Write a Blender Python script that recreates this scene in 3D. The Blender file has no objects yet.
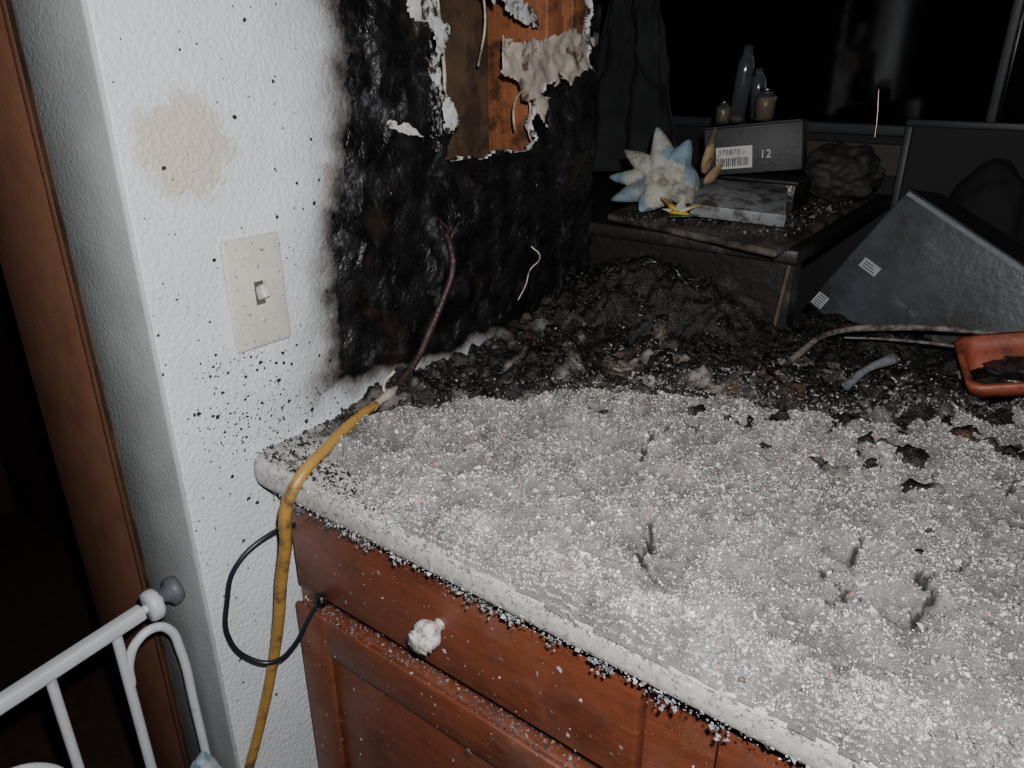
import bpy, bmesh, math, random
import numpy as np
from mathutils import Vector, noise, Matrix, Euler
random.seed(7); rng=np.random.default_rng(7)
S=bpy.context.scene
COL=S.collection
# ------------------------------------------------------------------ helpers
def link(o,parent=None):
    COL.objects.link(o)
    if parent is not None: o.parent=parent
    return o
def empty(name):
    e=bpy.data.objects.new(name,None); e.empty_display_size=.02; COL.objects.link(e); return e
def mesh_obj(name,verts,faces,mats,parent=None,smooth=False,loc=None,rot=None):
    me=bpy.data.meshes.new(name); me.from_pydata([tuple(v) for v in verts],[],[tuple(f) for f in faces]); me.update()
    for m in (mats if isinstance(mats,(list,tuple)) else [mats]): me.materials.append(m)
    if smooth: me.polygons.foreach_set('use_smooth',[True]*len(me.polygons))
    o=bpy.data.objects.new(name,me)
    if loc: o.location=loc
    if rot: o.rotation_euler=rot
    return link(o,parent)
def setcol(o,cols,name='Col'):
    a=o.data.color_attributes.new(name,'FLOAT_COLOR','POINT')
    c=np.ones((len(o.data.vertices),4),dtype=np.float32); cols=np.asarray(cols,dtype=np.float32); c[:,:cols.shape[1]]=cols
    a.data.foreach_set('color',c.ravel())
def box(name,x0,x1,y0,y1,z0,z1,m,parent=None,bevel=0,seg=2,loc=None,rot=None):
    v=[(x,y,z) for x in (x0,x1) for y in (y0,y1) for z in (z0,z1)]
    f=[(0,1,3,2),(4,6,7,5),(0,4,5,1),(2,3,7,6),(0,2,6,4),(1,5,7,3)]
    o=mesh_obj(name,v,f,m,parent,loc=loc,rot=rot)
    if bevel:
        b=o.modifiers.new('bevel','BEVEL'); b.width=bevel; b.segments=seg
        o.data.polygons.foreach_set('use_smooth',[True]*6)
    return o
def tube(name,pts,r,m,parent=None,radii=None,res=4,cyclic=False,kind='BEZIER'):
    cu=bpy.data.curves.new(name,'CURVE'); cu.dimensions='3D'; cu.bevel_depth=r; cu.bevel_resolution=res; cu.use_fill_caps=True; cu.resolution_u=10
    if kind=='BEZIER':
        sp=cu.splines.new('BEZIER'); sp.bezier_points.add(len(pts)-1)
        for i,p in enumerate(pts):
            b=sp.bezier_points[i]; b.co=p; b.handle_left_type=b.handle_right_type='AUTO'; b.radius=radii[i] if radii else 1
    else:
        sp=cu.splines.new('POLY'); sp.points.add(len(pts)-1)
        for i,p in enumerate(pts):
            sp.points[i].co=(*p,1); sp.points[i].radius=radii[i] if radii else 1
    sp.use_cyclic_u=cyclic
    cu.materials.append(m)
    o=bpy.data.objects.new(name,cu); return link(o,parent)
def lathe(name,prof,m,parent=None,loc=(0,0,0),rot=(0,0,0),n=32):
    v=[];f=[]
    for r,z in prof:
        for i in range(n):
            a=2*math.pi*i/n; v.append((r*math.cos(a),r*math.sin(a),z))
    for j in range(len(prof)-1):
        for i in range(n):
            f.append((j*n+i,j*n+(i+1)%n,(j+1)*n+(i+1)%n,(j+1)*n+i))
    return mesh_obj(name,v,f,m,parent,True,loc,rot)
def blob(name,loc,scale,m,parent=None,amp=.25,freq=3,sub=4,seed=0,rot=(0,0,0)):
    bm=bmesh.new(); bmesh.ops.create_icosphere(bm,subdivisions=sub,radius=1)
    for v in bm.verts:
        n=noise.fractal(v.co*freq+Vector((seed*7.3,seed*1.7,0)),1,2,3)
        v.co*=1+amp*n
        v.co=Vector((v.co.x*scale[0],v.co.y*scale[1],v.co.z*scale[2]))
    me=bpy.data.meshes.new(name); bm.to_mesh(me); bm.free(); me.materials.append(m)
    me.polygons.foreach_set('use_smooth',[True]*len(me.polygons))
    o=bpy.data.objects.new(name,me); o.location=loc; o.rotation_euler=rot
    return link(o,parent)
class NT:
    def __init__(s,name):
        s.m=bpy.data.materials.new(name); s.m.use_nodes=True; s.t=s.m.node_tree; s.b=s.t.nodes['Principled BSDF']
    def n(s,t,**k):
        x=s.t.nodes.new(t)
        for a,v in k.items(): setattr(x,a,v)
        return x
    def l(s,a,b): s.t.links.new(a,b)
    def noise(s,scale,detail=4,rough=.55,vec=None):
        x=s.n('ShaderNodeTexNoise'); x.inputs['Scale'].default_value=scale; x.inputs['Detail'].default_value=detail; x.inputs['Roughness'].default_value=rough
        s.l(vec if vec else s.pos(),x.inputs['Vector']); return x.outputs['Fac']
    def pos(s):
        if not hasattr(s,'_p'): s._p=s.n('ShaderNodeNewGeometry').outputs['Position']
        return s._p
    def ramp(s,fac,stops):
        x=s.n('ShaderNodeValToRGB'); e=x.color_ramp.elements
        while len(e)<len(stops): e.new(.5)
        for i,(p,c) in enumerate(stops):
            e[i].position=p; e[i].color=(c,c,c,1) if not isinstance(c,tuple) else (*c,1)
        s.l(fac,x.inputs['Fac']); return x.outputs['Color']
    def mix(s,fac,a,b,bt='MIX'):
        x=s.n('ShaderNodeMix',data_type='RGBA',blend_type=bt)
        for v,i in ((fac,0),(a,6),(b,7)):
            if isinstance(v,(int,float)): x.inputs[i].default_value=v if i==0 else (v,v,v,1)
            elif isinstance(v,tuple): x.inputs[i].default_value=(*v,1)
            else: s.l(v,x.inputs[i])
        return x.outputs[2]
    def math(s,op,a,b=0.0,clamp=False):
        x=s.n('ShaderNodeMath',operation=op,use_clamp=clamp)
        for v,i in ((a,0),(b,1)):
            if isinstance(v,(int,float)): x.inputs[i].default_value=v
            else: s.l(v,x.inputs[i])
        return x.outputs[0]
    def attr(s,name='Col'):
        return s.n('ShaderNodeAttribute',attribute_name=name)
    def bump(s,h,strength=.5,dist=.002):
        x=s.n('ShaderNodeBump'); x.inputs['Strength'].default_value=strength; x.inputs['Distance'].default_value=dist
        s.l(h,x.inputs['Height']); s.l(x.outputs[0],s.b.inputs['Normal']); return x
    def out(s,c=None,rough=None):
        if c is not None:
            if isinstance(c,tuple): s.b.inputs['Base Color'].default_value=(*c,1)
            else: s.l(c,s.b.inputs['Base Color'])
        if rough is not None:
            if isinstance(rough,(int,float)): s.b.inputs['Roughness'].default_value=rough
            else: s.l(rough,s.b.inputs['Roughness'])
        return s.m
def simple(name,col,rough=.6,var=.35,scale=40,bump=.3,bs=200,metal=0,dirt=None,dirt_scale=25,dt=(.5,.62)):
    k=NT(name); dark=tuple(c*(1-var) for c in col)
    c=k.mix(k.ramp(k.noise(scale,5),[(.3,0.),(.7,1.)]),dark,col)
    if dirt: c=k.mix(k.ramp(k.noise(dirt_scale,6,.65),[(dt[0],0.),(dt[1],1.)]),c,dirt)
    if bump: k.bump(k.noise(bs,3),bump,.002)
    k.b.inputs['Metallic'].default_value=metal
    return k.out(c,rough)
# ------------------------------------------------------------------ materials
k=NT('painted_drywall'); A=k.attr('Col'); sep=k.n('ShaderNodeSeparateColor'); k.l(A.outputs['Color'],sep.inputs[0])
soot,tan,speck=sep.outputs[0],sep.outputs[1],sep.outputs[2]
ash=k.attr('Ash').outputs['Fac']
paint=k.mix(k.ramp(k.noise(7,5),[(.35,0.),(.7,1.)]),(.52,.565,.60),(.63,.67,.70))
ntan=k.math('ADD',tan,k.math('MULTIPLY',k.math('SUBTRACT',k.noise(30,7,.8),.5),1.5))
paint=k.mix(k.ramp(ntan,[(.34,0.),(.56,.8)]),paint,(.46,.41,.31))
haze=k.math('ADD',soot,k.math('MULTIPLY',k.math('SUBTRACT',k.noise(16,6,.65),.5),.16))
paint=k.mix(k.ramp(haze,[(.10,0.),(.30,.30),(.42,.8),(.5,1.)]),paint,(.12,.105,.10))
def specks(scale,mulr,hi):
    vor=k.n('ShaderNodeTexVoronoi'); vor.inputs['Scale'].default_value=scale; k.l(k.pos(),vor.inputs['Vector'])
    vs=k.n('ShaderNodeSeparateColor'); k.l(vor.outputs['Color'],vs.inputs[0])
    dd=k.math('ADD',vor.outputs['Distance'],k.math('MULTIPLY',k.math('SUBTRACT',k.noise(scale*2.5,2),.5),.5))
    thr=k.math('MULTIPLY',k.math('POWER',vs.outputs[1],3),mulr)
    return k.math('MULTIPLY',k.math('LESS_THAN',dd,thr),k.math('LESS_THAN',vs.outputs[0],k.math('MULTIPLY',speck,hi)))
paint=k.mix(specks(200,.60,1.0),paint,(.02,.018,.016))
paint=k.mix(specks(420,.6,.8),paint,(.05,.045,.04))
edge=k.math('ADD',soot,k.math('MULTIPLY',k.math('SUBTRACT',k.noise(55,7,.75),.5),.26))
n1=k.noise(26,8,.62); n2=k.noise(75,7,.72); n3=k.noise(13,5,.6)
char=k.mix(k.ramp(n1,[(.42,0.),(.66,1.)]),(.003,.003,.0035),(.013,.012,.0125))
char=k.mix(k.ramp(n2,[(.645,0.),(.69,1.)]),char,(.07,.07,.075))
char=k.mix(k.math('MULTIPLY',k.ramp(n3,[(.56,0.),(.64,1.)]),k.ramp(n2,[(.50,0.),(.60,1.)])),char,(.075,.08,.09))
char=k.mix(k.math('MULTIPLY',k.ramp(k.noise(9,3,.5),[(.60,0.),(.68,.8)]),k.ramp(n2,[(.4,0.),(.6,1.)])),char,(.03,.017,.012))
an=k.math('ADD',ash,k.math('MULTIPLY',k.math('SUBTRACT',k.noise(80,9,.80),.5),1.5))
char=k.mix(k.ramp(an,[(.48,0.),(.55,1.)]),char,k.mix(k.ramp(k.noise(180,4),[(.42,0.),(.56,1.)]),(.12,.125,.14),(.46,.46,.46)))
c=k.mix(k.ramp(edge,[(.42,0.),(.54,1.)]),paint,char)
h=k.math('ADD',k.math('MULTIPLY',k.ramp(k.noise(190,2,.5),[(.40,0.),(.62,1.)]),.5),k.math('MULTIPLY',k.noise(70,2),.6))
h=k.math('ADD',h,k.math('MULTIPLY',soot,k.math('ADD',k.math('MULTIPLY',n1,3.4),k.math('MULTIPLY',n2,1.2))))
k.bump(h,.55,.0023)
M_wall=k.out(c,k.mix(k.ramp(edge,[(.4,0.),(.55,1.)]),.55,k.ramp(n3,[(.3,.18),(.7,.5)])))
M_wallend=simple('drywall_end_shaded',(.40,.42,.43),.6,.25,14,.5,190)  # same wall paint, greyed: the grazing flash's shade is put into the colour
k=NT('counter_laminate')
n=k.noise(30,7,.7); sp=k.n('ShaderNodeSeparateXYZ'); k.l(k.pos(),sp.inputs[0])
yf=k.n('ShaderNodeMapRange'); yf.inputs[1].default_value=.42; yf.inputs[2].default_value=.66; k.l(sp.outputs[1],yf.inputs[0])
e=k.math('ADD',k.math('MULTIPLY',yf.outputs[0],.9),k.math('MULTIPLY',k.math('SUBTRACT',n,.5),1.3))
c=k.mix(k.ramp(k.noise(120,4),[(.35,0.),(.65,1.)]),(.33,.32,.30),(.46,.45,.43))
c=k.mix(k.ramp(k.noise(140,5,.7),[(.54,0.),(.64,1.)]),c,(.13,.11,.095))
c=k.mix(k.ramp(e,[(.25,0.),(.5,1.)]),c,(.035,.025,.02))
k.bump(k.noise(150,4),.3,.001)
M_counter=k.out(c,.42)
k=NT('cabinet_wood')
mp=k.n('ShaderNodeMapping'); mp.inputs['Scale'].default_value=(6,6,60); k.l(k.pos(),mp.inputs[0])
g=k.noise(2.5,6,.6,mp.outputs[0])
c=k.mix(k.ramp(g,[(.3,0.),(.7,1.)]),(.110,.030,.014),(.165,.047,.022))
c=k.mix(k.ramp(k.noise(13,6,.7),[(.48,0.),(.68,.65)]),c,(.040,.015,.011))
c=k.mix(k.ramp(k.noise(8,6,.7),[(.50,0.),(.75,.4)]),c,(.18,.12,.10))
c=k.mix(k.ramp(k.noise(300,3,.6),[(.68,0.),(.72,.6)]),c,(.36,.30,.27))
k.bump(k.noise(90,4),.15,.001)
M_cab=k.out(c,.42)
M_cabin=simple('cabinet_inside',(.03,.012,.008),.7)
M_knob=simple('white_ceramic',(.62,.60,.58),.35,.3,120,.5,300,dirt=(.2,.18,.17),dirt_scale=150)
M_plate=simple('switch_plastic',(.54,.52,.465),.35,.12,60,.1,dirt=(.14,.11,.085),dirt_scale=170,dt=(.60,.67))
M_slot=simple('switch_slot',(.10,.09,.08),.6)
M_brown=simple('brown_painted_casing',(.26,.115,.068),.6,.2,30,.4,250,dirt=(.19,.08,.045),dirt_scale=8)
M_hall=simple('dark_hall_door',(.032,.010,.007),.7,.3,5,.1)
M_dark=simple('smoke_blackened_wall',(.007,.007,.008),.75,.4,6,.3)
M_frame=simple('sooty_window_frame',(.032,.036,.041),.5,.4,30,.2)
M_bead=simple('metal_corner_bead',(.16,.17,.18),.5,.4,60,.3,dirt=(.02,.02,.02),dirt_scale=30)
k=NT('pine_stud')
mp=k.n('ShaderNodeMapping'); mp.inputs['Scale'].default_value=(70,70,5); k.l(k.pos(),mp.inputs[0])
g=k.noise(1.5,5,.6,mp.outputs[0])
c=k.mix(k.ramp(g,[(.3,0.),(.7,1.)]),(.22,.070,.026),(.34,.130,.055))
c=k.mix(k.ramp(k.noise(22,6,.7),[(.48,0.),(.62,.9)]),c,(.045,.020,.012))
k.bump(g,.3,.001); M_stud=k.out(c,.6)
M_cavity=simple('cavity_paper',(.125,.075,.042),.75,.5,18,.4,120,dirt=(.04,.025,.017),dirt_scale=14)
M_paper=simple('torn_drywall_paper',(.50,.44,.375),.8,.35,35,.6,180,dirt=(.10,.06,.04),dirt_scale=30,dt=(.54,.64))
M_gypsum=simple('gypsum_edge',(.60,.60,.59),.8,.3,90,.8,200,dirt=(.03,.025,.02),dirt_scale=60,dt=(.5,.58))
M_wire=simple('pale_wire',(.55,.50,.40),.5,.4,60,.2,dirt=(.10,.07,.05),dirt_scale=40)
M_yel=simple('yellow_cable_jacket',(.36,.205,.05),.42,.25,30,.3,160,dirt=(.08,.05,.03),dirt_scale=45,dt=(.50,.66))
M_charcable=simple('charred_cable',(.045,.022,.02),.45,.5,80,.8,300,dirt=(.14,.07,.055),dirt_scale=90,dt=(.62,.7))
M_cord=simple('black_cord',(.012,.015,.022),.35,.3,60,.1)
M_gate=simple('white_powder_coat',(.52,.55,.59),.4,.12,40,.1,dirt=(.28,.28,.28),dirt_scale=70,dt=(.6,.72))
M_gcup=simple('grey_gate_cup',(.10,.11,.13),.5,.2)
def attrmat(name,rough,bs,bstr,bd=.002):
    k=NT(name); A=k.attr('Col'); k.bump(k.noise(bs,5,.7),bstr,bd); return k.out(A.outputs['Color'],rough)
M_ins=attrmat('cellulose_insulation',.8,480,1.0,.004)
M_insf=attrmat('insulation_flake',.32,700,.2)
M_char=attrmat('charred_debris',.36,130,.9,.005)
M_charf=attrmat('charred_flake',.5,300,.6)

# ------------------------------------------------------------------ camera and flash
cam=bpy.data.cameras.new('camera'); co=bpy.data.objects.new('camera',cam); COL.objects.link(co)
co.location=(.68,0,1.305); co.rotation_euler=(math.radians(90-23.3),0,math.radians(37.2)); cam.sensor_width=36; cam.lens=26.26; cam.clip_start=.01
S.camera=co
L=bpy.data.lights.new('camera_flash','AREA'); L.energy=12; L.size=.02; L.shape='DISK'; L.color=(1,.98,.965)
lo=bpy.data.objects.new('camera_flash',L); lo.location=(.70,.02,1.36); lo.rotation_euler=(math.radians(90-28),0,math.radians(37)); COL.objects.link(lo)
w=bpy.data.worlds.new('world'); S.world=w; w.use_nodes=True
w.node_tree.nodes['Background'].inputs[0].default_value=(.5,.6,.8,1); w.node_tree.nodes['Background'].inputs[1].default_value=.005

# ------------------------------------------------------------------ left wall (fine sheet, burnt)
def fr(x,y,z,o=4,s=1): return noise.fractal(Vector((x*s,y*s,z*s)),1.0,2.0,o)
ys=np.linspace(.33,1.12,265)
zs=np.concatenate([np.linspace(0,.84,15),np.linspace(.85,1.56,238),np.linspace(1.65,2.4,9)])
hole=[(.745,1.60),(.728,1.40),(.742,1.32),(.745,1.29),(.765,1.24),(.752,1.205),(.757,1.188),(.85,1.187),(.938,1.187),(.955,1.24),(.975,1.275),(1.05,1.285),(1.093,1.30),(1.095,1.60)]
def inpoly(p,P):
    x,y=p; r=False; j=len(P)-1
    for i in range(len(P)):
        xi,yi=P[i]; xj,yj=P[j]
        if (yi>y)!=(yj>y) and x<(xj-xi)*(y-yi)/(yj-yi)+xi: r=not r
        j=i
    return r
zl=[0,.9,.949,1.0,1.047,1.10,1.16,1.21,1.267,1.32,1.366,1.6,2.4]; yl=[.532,.532,.532,.540,.546,.562,.575,.588,.604,.612,.600,.60,.62]
bz=[.33,.538,.63,.749,.80,.86,.89,.93,1.2]; bv=[.947,.945,.934,.925,.930,.930,.90,.89,.88]
V=[];cols=[];ashv=[];NY=len(ys)
for z in zs:
    for y in ys:
        fine=.85<=z<=1.56
        nn=fr(3.1,y,z,6,24)*.015 if fine else 0
        nl=fr(9.1,y,z,3,7)*.020 if fine else 0
        dl=y-np.interp(z,zl,yl); db=z-np.interp(y,bz,bv)
        dl+=nl+nn; db+=nn*.8+nl*.15
        d=dl if dl<0 else min(dl,db*1.6)
        if db<0: d=min(dl,db*2.0)
        s=max(0,min(1,.5+d/.13*.5 if d<0 else .5+d/.03*.5))
        tn=max(0,1.15-math.hypot((y-.395)/.066,(z-1.232)/.066))
        tn2=max(0,.8-math.hypot((y-.56)/.02,(z-1.19)/.03))
        sp=.010
        sp+=.80*max(0,1-math.hypot((y-.415)/.07,(z-.955)/.085))**.8
        sp+=.05*max(0,1-math.hypot((y-.50)/.09,(z-1.05)/.3))
        sp+=.45*max(0,1-math.hypot((y-.48)/.09,(z-.925)/.04))
        sp+=.05*max(0,1-math.hypot((y-.36)/.06,(z-.93)/.35))
        av=.52*max(0,1-abs(y-.735)/.045)*(1 if z>1.2 else 0)
        av+=.42*max(0,1-math.hypot((y-.765)/.035,(z-1.11)/.07))
        av+=.42*max(0,1-math.hypot((y-.67)/.05,(z-1.25)/.06))
        av+=.36*max(0,1-math.hypot((y-.64)/.06,(z-1.09)/.03))
        av+=.34*max(0,1-math.hypot((y-.74)/.10,(z-1.02)/.05))
        av+=.36*max(0,1-math.hypot((y-.585)/.03,(z-.98)/.05))
        av+=.30*max(0,1-math.hypot((y-.64)/.04,(z-1.33)/.06))
        av+=.30*max(0,1-math.hypot((y-.86)/.06,(z-1.15)/.03))
        x=0
        if s>.5 and fine:
            m=min(1,(s-.5)*2)
            cr=abs(fr(15,y,z,3,14))
            x=m*(.003+.006*fr(1,y,z,4,14)+.004*max(0,.25-cr)*3)
        V.append((x,y,z)); cols.append((s,min(1,tn+tn2),min(1,sp))); ashv.append((av,av,av))
F=[]
for j in range(len(zs)-1):
    for i in range(NY-1):
        yc=(ys[i]+ys[i+1])/2; zc=(zs[j]+zs[j+1])/2
        if 1.15<zc<1.60 and yc>.7:
            py=yc+.014*fr(2,yc,zc,5,38); pz=zc+.006*fr(7,yc,zc,4,30)
            if inpoly((py,pz),hole): continue
        a=j*NY+i; F.append((a,a+1,a+NY+1,a+NY))
wall=mesh_obj('wall_left',V,F,[M_wall,M_gypsum],None,True)
setcol(wall,cols); setcol(wall,ashv,'Ash')
so=wall.modifiers.new('thickness','SOLIDIFY'); so.thickness=.012; so.offset=-1; so.material_offset_rim=1
box('wall_end_face',-.13,-.0005,.326,.34,0,2.4,M_wallend,wall,.003)
box('wall_back_sheet',-.142,-.13,.326,1.12,0,2.4,M_cavity,wall)
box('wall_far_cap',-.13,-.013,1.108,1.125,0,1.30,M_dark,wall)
box('corner_bead',-.13,.001,1.108,1.122,1.30,2.4,M_bead,wall)
box('stud_1',-.128,-.014,1.0,1.038,0,2.4,M_stud,wall,.002)
box('stud_2',-.128,-.014,1.068,1.106,0,2.4,M_stud,wall,.002)
box('stud_3',-.128,-.014,.55,.588,0,2.4,M_stud,wall,.002)
box('fire_block',-.128,-.03,.588,1.0,1.10,1.138,M_stud,wall,.002)
box('fire_block_upper',-.128,-.030,1.038,1.068,1.33,1.37,M_stud,wall,.002)
def flap(name,poly,m,x0=.004,curl=.02,thick=.0012,seed=0,parent=None,amp=.004,jag=.012):
    ys_=[p[0] for p in poly]; zs_=[p[1] for p in poly]; y0,y1,z0,z1=min(ys_)-.01,max(ys_)+.01,min(zs_)-.01,max(zs_)+.01
    n=70; v={};VV=[];FF=[]
    def vid(i,j):
        if (i,j) not in v:
            y=y0+(y1-y0)*i/n; z=z0+(z1-z0)*j/n
            t=(z1-z)/(z1-z0)
            x=x0+curl*t*t+amp*fr(seed,y,z,3,18)
            v[(i,j)]=len(VV); VV.append((x,y,z))
        return v[(i,j)]
    for i in range(n):
        for j in range(n):
            y=y0+(y1-y0)*(i+.5)/n; z=z0+(z1-z0)*(j+.5)/n
            p=(y+jag*fr(seed+3,y,z,5,45),z+jag*fr(seed+8,y,z,5,45))
            if inpoly(p,poly): FF.append((vid(i,j),vid(i+1,j),vid(i+1,j+1),vid(i,j+1)))
    o=mesh_obj(name,VV,FF,m,parent,True)
    s=o.modifiers.new('t','SOLIDIFY'); s.thickness=thick
    return o
flap('paper_flap_1',[(.875,1.335),(.93,1.330),(1.0,1.340),(1.06,1.350),(1.11,1.340),(1.118,1.295),(1.075,1.296),(1.04,1.272),(1.01,1.290),(.985,1.265),(.962,1.220),(.945,1.255),(.925,1.258),(.90,1.278),(.870,1.290)],M_paper,.001,.016,seed=1,parent=wall,amp=.012,jag=.008)
flap('paper_flap_2',[(.715,1.42),(.745,1.36),(.758,1.33),(.735,1.30),(.755,1.26),(.768,1.235),(.745,1.222),(.738,1.27),(.718,1.305),(.735,1.335),(.69,1.355)],M_gypsum,.006,.006,seed=2,parent=wall)
flap('paper_flap_3',[(.85,1.42),(.90,1.41),(.965,1.355),(.945,1.345),(.90,1.37),(.83,1.39)],M_gypsum,-.005,.012,seed=4,parent=wall)
flap('paper_flap_4',[(.640,1.240),(.67,1.243),(.69,1.232),(.70,1.222),(.675,1.226)],M_gypsum,.008,.006,seed=5,parent=wall,jag=.006)
tube('cavity_wire_1',[(-.03,.775,1.42),(-.035,.79,1.34),(-.04,.80,1.28),(-.035,.785,1.23),(-.03,.775,1.19),(-.04,.775,1.15)],.0026,M_wire,wall)
tube('cavity_wire_2',[(-.02,.95,1.27),(-.01,.915,1.25),(-.004,.905,1.23),(-.005,.91,1.215)],.0016,M_wire,wall)
tube('cavity_wire_3',[(-.02,.93,1.29),(-.005,.945,1.25),(.004,.93,1.215),(.003,.945,1.19)],.0014,M_wire,wall)
tube('cavity_wire_4',[(.015,.925,1.045),(.028,.930,1.03),(.02,.915,1.01),(.02,.905,.99),(.02,.885,.97)],.0010,M_wire,wall)
tube('cavity_wire_5',[(-.06,.90,1.42),(-.05,.90,1.36),(-.06,.895,1.30)],.0018,M_wire,wall)

# ------------------------------------------------------------------ door casing and hallway
dc=empty('door_casing')
box('jamb',-.350,-.1435,.332,.362,0,2.4,M_brown,dc,.003)
box('stop',-.350,-.340,.362,.50,0,2.4,M_brown,dc,.002)
box('casing_bead',-.158,-.1435,.327,.333,0,2.4,M_brown,dc,.002)
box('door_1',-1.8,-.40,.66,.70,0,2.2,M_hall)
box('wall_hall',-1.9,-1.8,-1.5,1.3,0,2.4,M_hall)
box('floor',-2.0,2.6,-1.5,2.2,-.05,0,simple('dark_floor',(.05,.03,.022),.5))

# ------------------------------------------------------------------ switch
sw=empty('light_switch')
box('plate',.0005,.0065,.411,.480,1.022,1.141,M_plate,sw,.003,3)
box('toggle_slot',.006,.0072,.441,.452,1.069,1.094,M_slot,sw)
box('toggle',-.004,.010,-.0042,.0042,-.008,.006,M_plate,sw,.0015,loc=(.009,.4465,1.083),rot=(0,math.radians(-25),0))
for zz in (1.052,1.111):
    lathe('plate_screw',[(0,.001),(.0028,.001),(.003,0),(.003,-.001)],M_plate,sw,(.0068,.4465,zz),(0,math.radians(90),0),16)

# ------------------------------------------------------------------ counter
CT=.905; FY=.400
bm=bmesh.new()
poly=[(.0,1.11)]
for a in range(0,91,15):
    t=math.radians(180+a); poly.append((.028+.028*math.cos(t),FY+.028+.028*math.sin(t)))
poly+=[(1.75,FY),(1.75,1.74),(.36,1.74),(.36,1.11)]
vb=[bm.verts.new((x,y,CT-.036)) for x,y in poly]; f=bm.faces.new(vb)
r=bmesh.ops.extrude_face_region(bm,geom=[f])
for v in r['geom']:
    if isinstance(v,bmesh.types.BMVert): v.co.z=CT
bmesh.ops.recalc_face_normals(bm,faces=bm.faces)
me=bpy.data.meshes.new('kitchen_counter'); bm.to_mesh(me); bm.free(); me.materials.append(M_counter)
ctr=link(bpy.data.objects.new('kitchen_counter',me)); b=ctr.modifiers.new('b','BEVEL'); b.width=.013; b.segments=4; b.limit_method='ANGLE'
me.polygons.foreach_set('use_smooth',[True]*len(me.polygons))

# ------------------------------------------------------------------ cabinet
CY=.430
cb=empty('base_cabinet')
box('carcass',.003,1.72,CY+.019,1.08,.10,.868,M_cab,cb,.002)
box('toe_kick',.01,1.72,CY+.08,1.06,0,.10,M_cabin,cb)
def front(name,x0,x1,z0,z1,panel=False):
    box(name,x0,x1,CY,CY+.018,z0,z1,M_cab,cb,.005,3)
    if panel:
        for nm,a in (('l',(x0,x0+.055,z0,z1)),('r',(x1-.055,x1,z0,z1)),('t',(x0+.0555,x1-.0555,z1-.055,z1)),('b',(x0+.0555,x1-.0555,z0,z0+.055))):
            box(name+'_rail_'+nm,a[0],a[1],CY-.007,CY-.0005,a[2],a[3],M_cab,cb,.002,2)
front('drawer_front_1',.026,.486,.722,.842)
front('drawer_front_2',.552,1.02,.722,.842)
front('drawer_front_3',1.08,1.55,.722,.842)
front('door_panel_1',.026,.486,.13,.700,True)
front('door_panel_2',.552,1.02,.13,.700,True)
front('door_panel_3',1.08,1.55,.13,.700,True)
for x,z in ((.262,.785),(.785,.785)):
    lathe('drawer_knob',[(0,.028),(.010,.027),(.0155,.022),(.016,.016),(.010,.009),(.006,.004),(.007,-.001)],M_knob,cb,(x,CY,z),(math.radians(90),0,0),24)
    blob('knob_clump',(x-.003,CY-.026,z-.006),(.014,.006,.013),M_knob,cb,.5,3,3,3)

# ------------------------------------------------------------------ flakes
def flakes(name,P,N,sizes,C,m,parent=None,chunk=.3,aspect=(.5,1.0),flat=.5):
    n=len(P); P=np.asarray(P,float)
    a=rng.normal(size=(n,3)); nrm=np.asarray(N,float)*flat+rng.normal(size=(n,3))*(1-flat)
    nrm/=np.linalg.norm(nrm,axis=1)[:,None]+1e-9
    u=np.cross(nrm,a); u/=np.linalg.norm(u,axis=1)[:,None]+1e-9; w=np.cross(nrm,u)
    s=np.asarray(sizes)[:,None]; asp=rng.uniform(aspect[0],aspect[1],size=(n,1))
    isch=rng.random(n)<chunk
    qi=np.where(~isch)[0]
    corners=[]
    for sx,sy in ((-1,-1),(1,-1),(1,1),(-1,1)):
        j=rng.uniform(.3,1.4,size=(n,2))
        corners.append(P+u*s*sx*j[:,:1]+w*s*asp*sy*j[:,1:]+nrm*s*rng.uniform(-.35,.35,size=(n,1)))
    Q=np.stack([c[qi] for c in corners],1).reshape(-1,3)
    F1=np.arange(len(Q)).reshape(-1,4)
    ci=np.where(isch)[0]
    oc=[]
    for d,sc in ((u,1),(u,-1),(w,1),(w,-1),(nrm,1),(nrm,-1)):
        kx=.75 if d is nrm else 1
        oc.append(P+d*sc*s*kx*rng.uniform(.5,1.,size=(n,1))+a*s*.12)
    O=np.stack([c[ci] for c in oc],1).reshape(-1,3)
    tri=np.array([(0,2,4),(2,1,4),(1,3,4),(3,0,4),(2,0,5),(1,2,5),(3,1,5),(0,3,5)])
    F2=(np.arange(len(ci))[:,None,None]*6+tri[None]+len(Q)).reshape(-1,3)
    VV=np.concatenate([Q,O]); C=np.asarray(C)
    CC=np.concatenate([np.repeat(C[qi],4,0),np.repeat(C[ci],6,0)])
    me=bpy.data.meshes.new(name); me.vertices.add(len(VV)); me.vertices.foreach_set('co',VV.ravel())
    nl=F1.size+F2.size; me.loops.add(nl); me.loops.foreach_set('vertex_index',np.concatenate([F1.ravel(),F2.ravel()]).astype(np.int32))
    npoly=len(F1)+len(F2); me.polygons.add(npoly)
    st=np.concatenate([np.arange(len(F1))*4,F1.size+np.arange(len(F2))*3]).astype(np.int32)
    me.polygons.foreach_set('loop_start',st)
    me.update(calc_edges=True); me.validate(); me.materials.append(m)
    o=bpy.data.objects.new(name,me); link(o,parent); setcol(o,CC); return o

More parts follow.
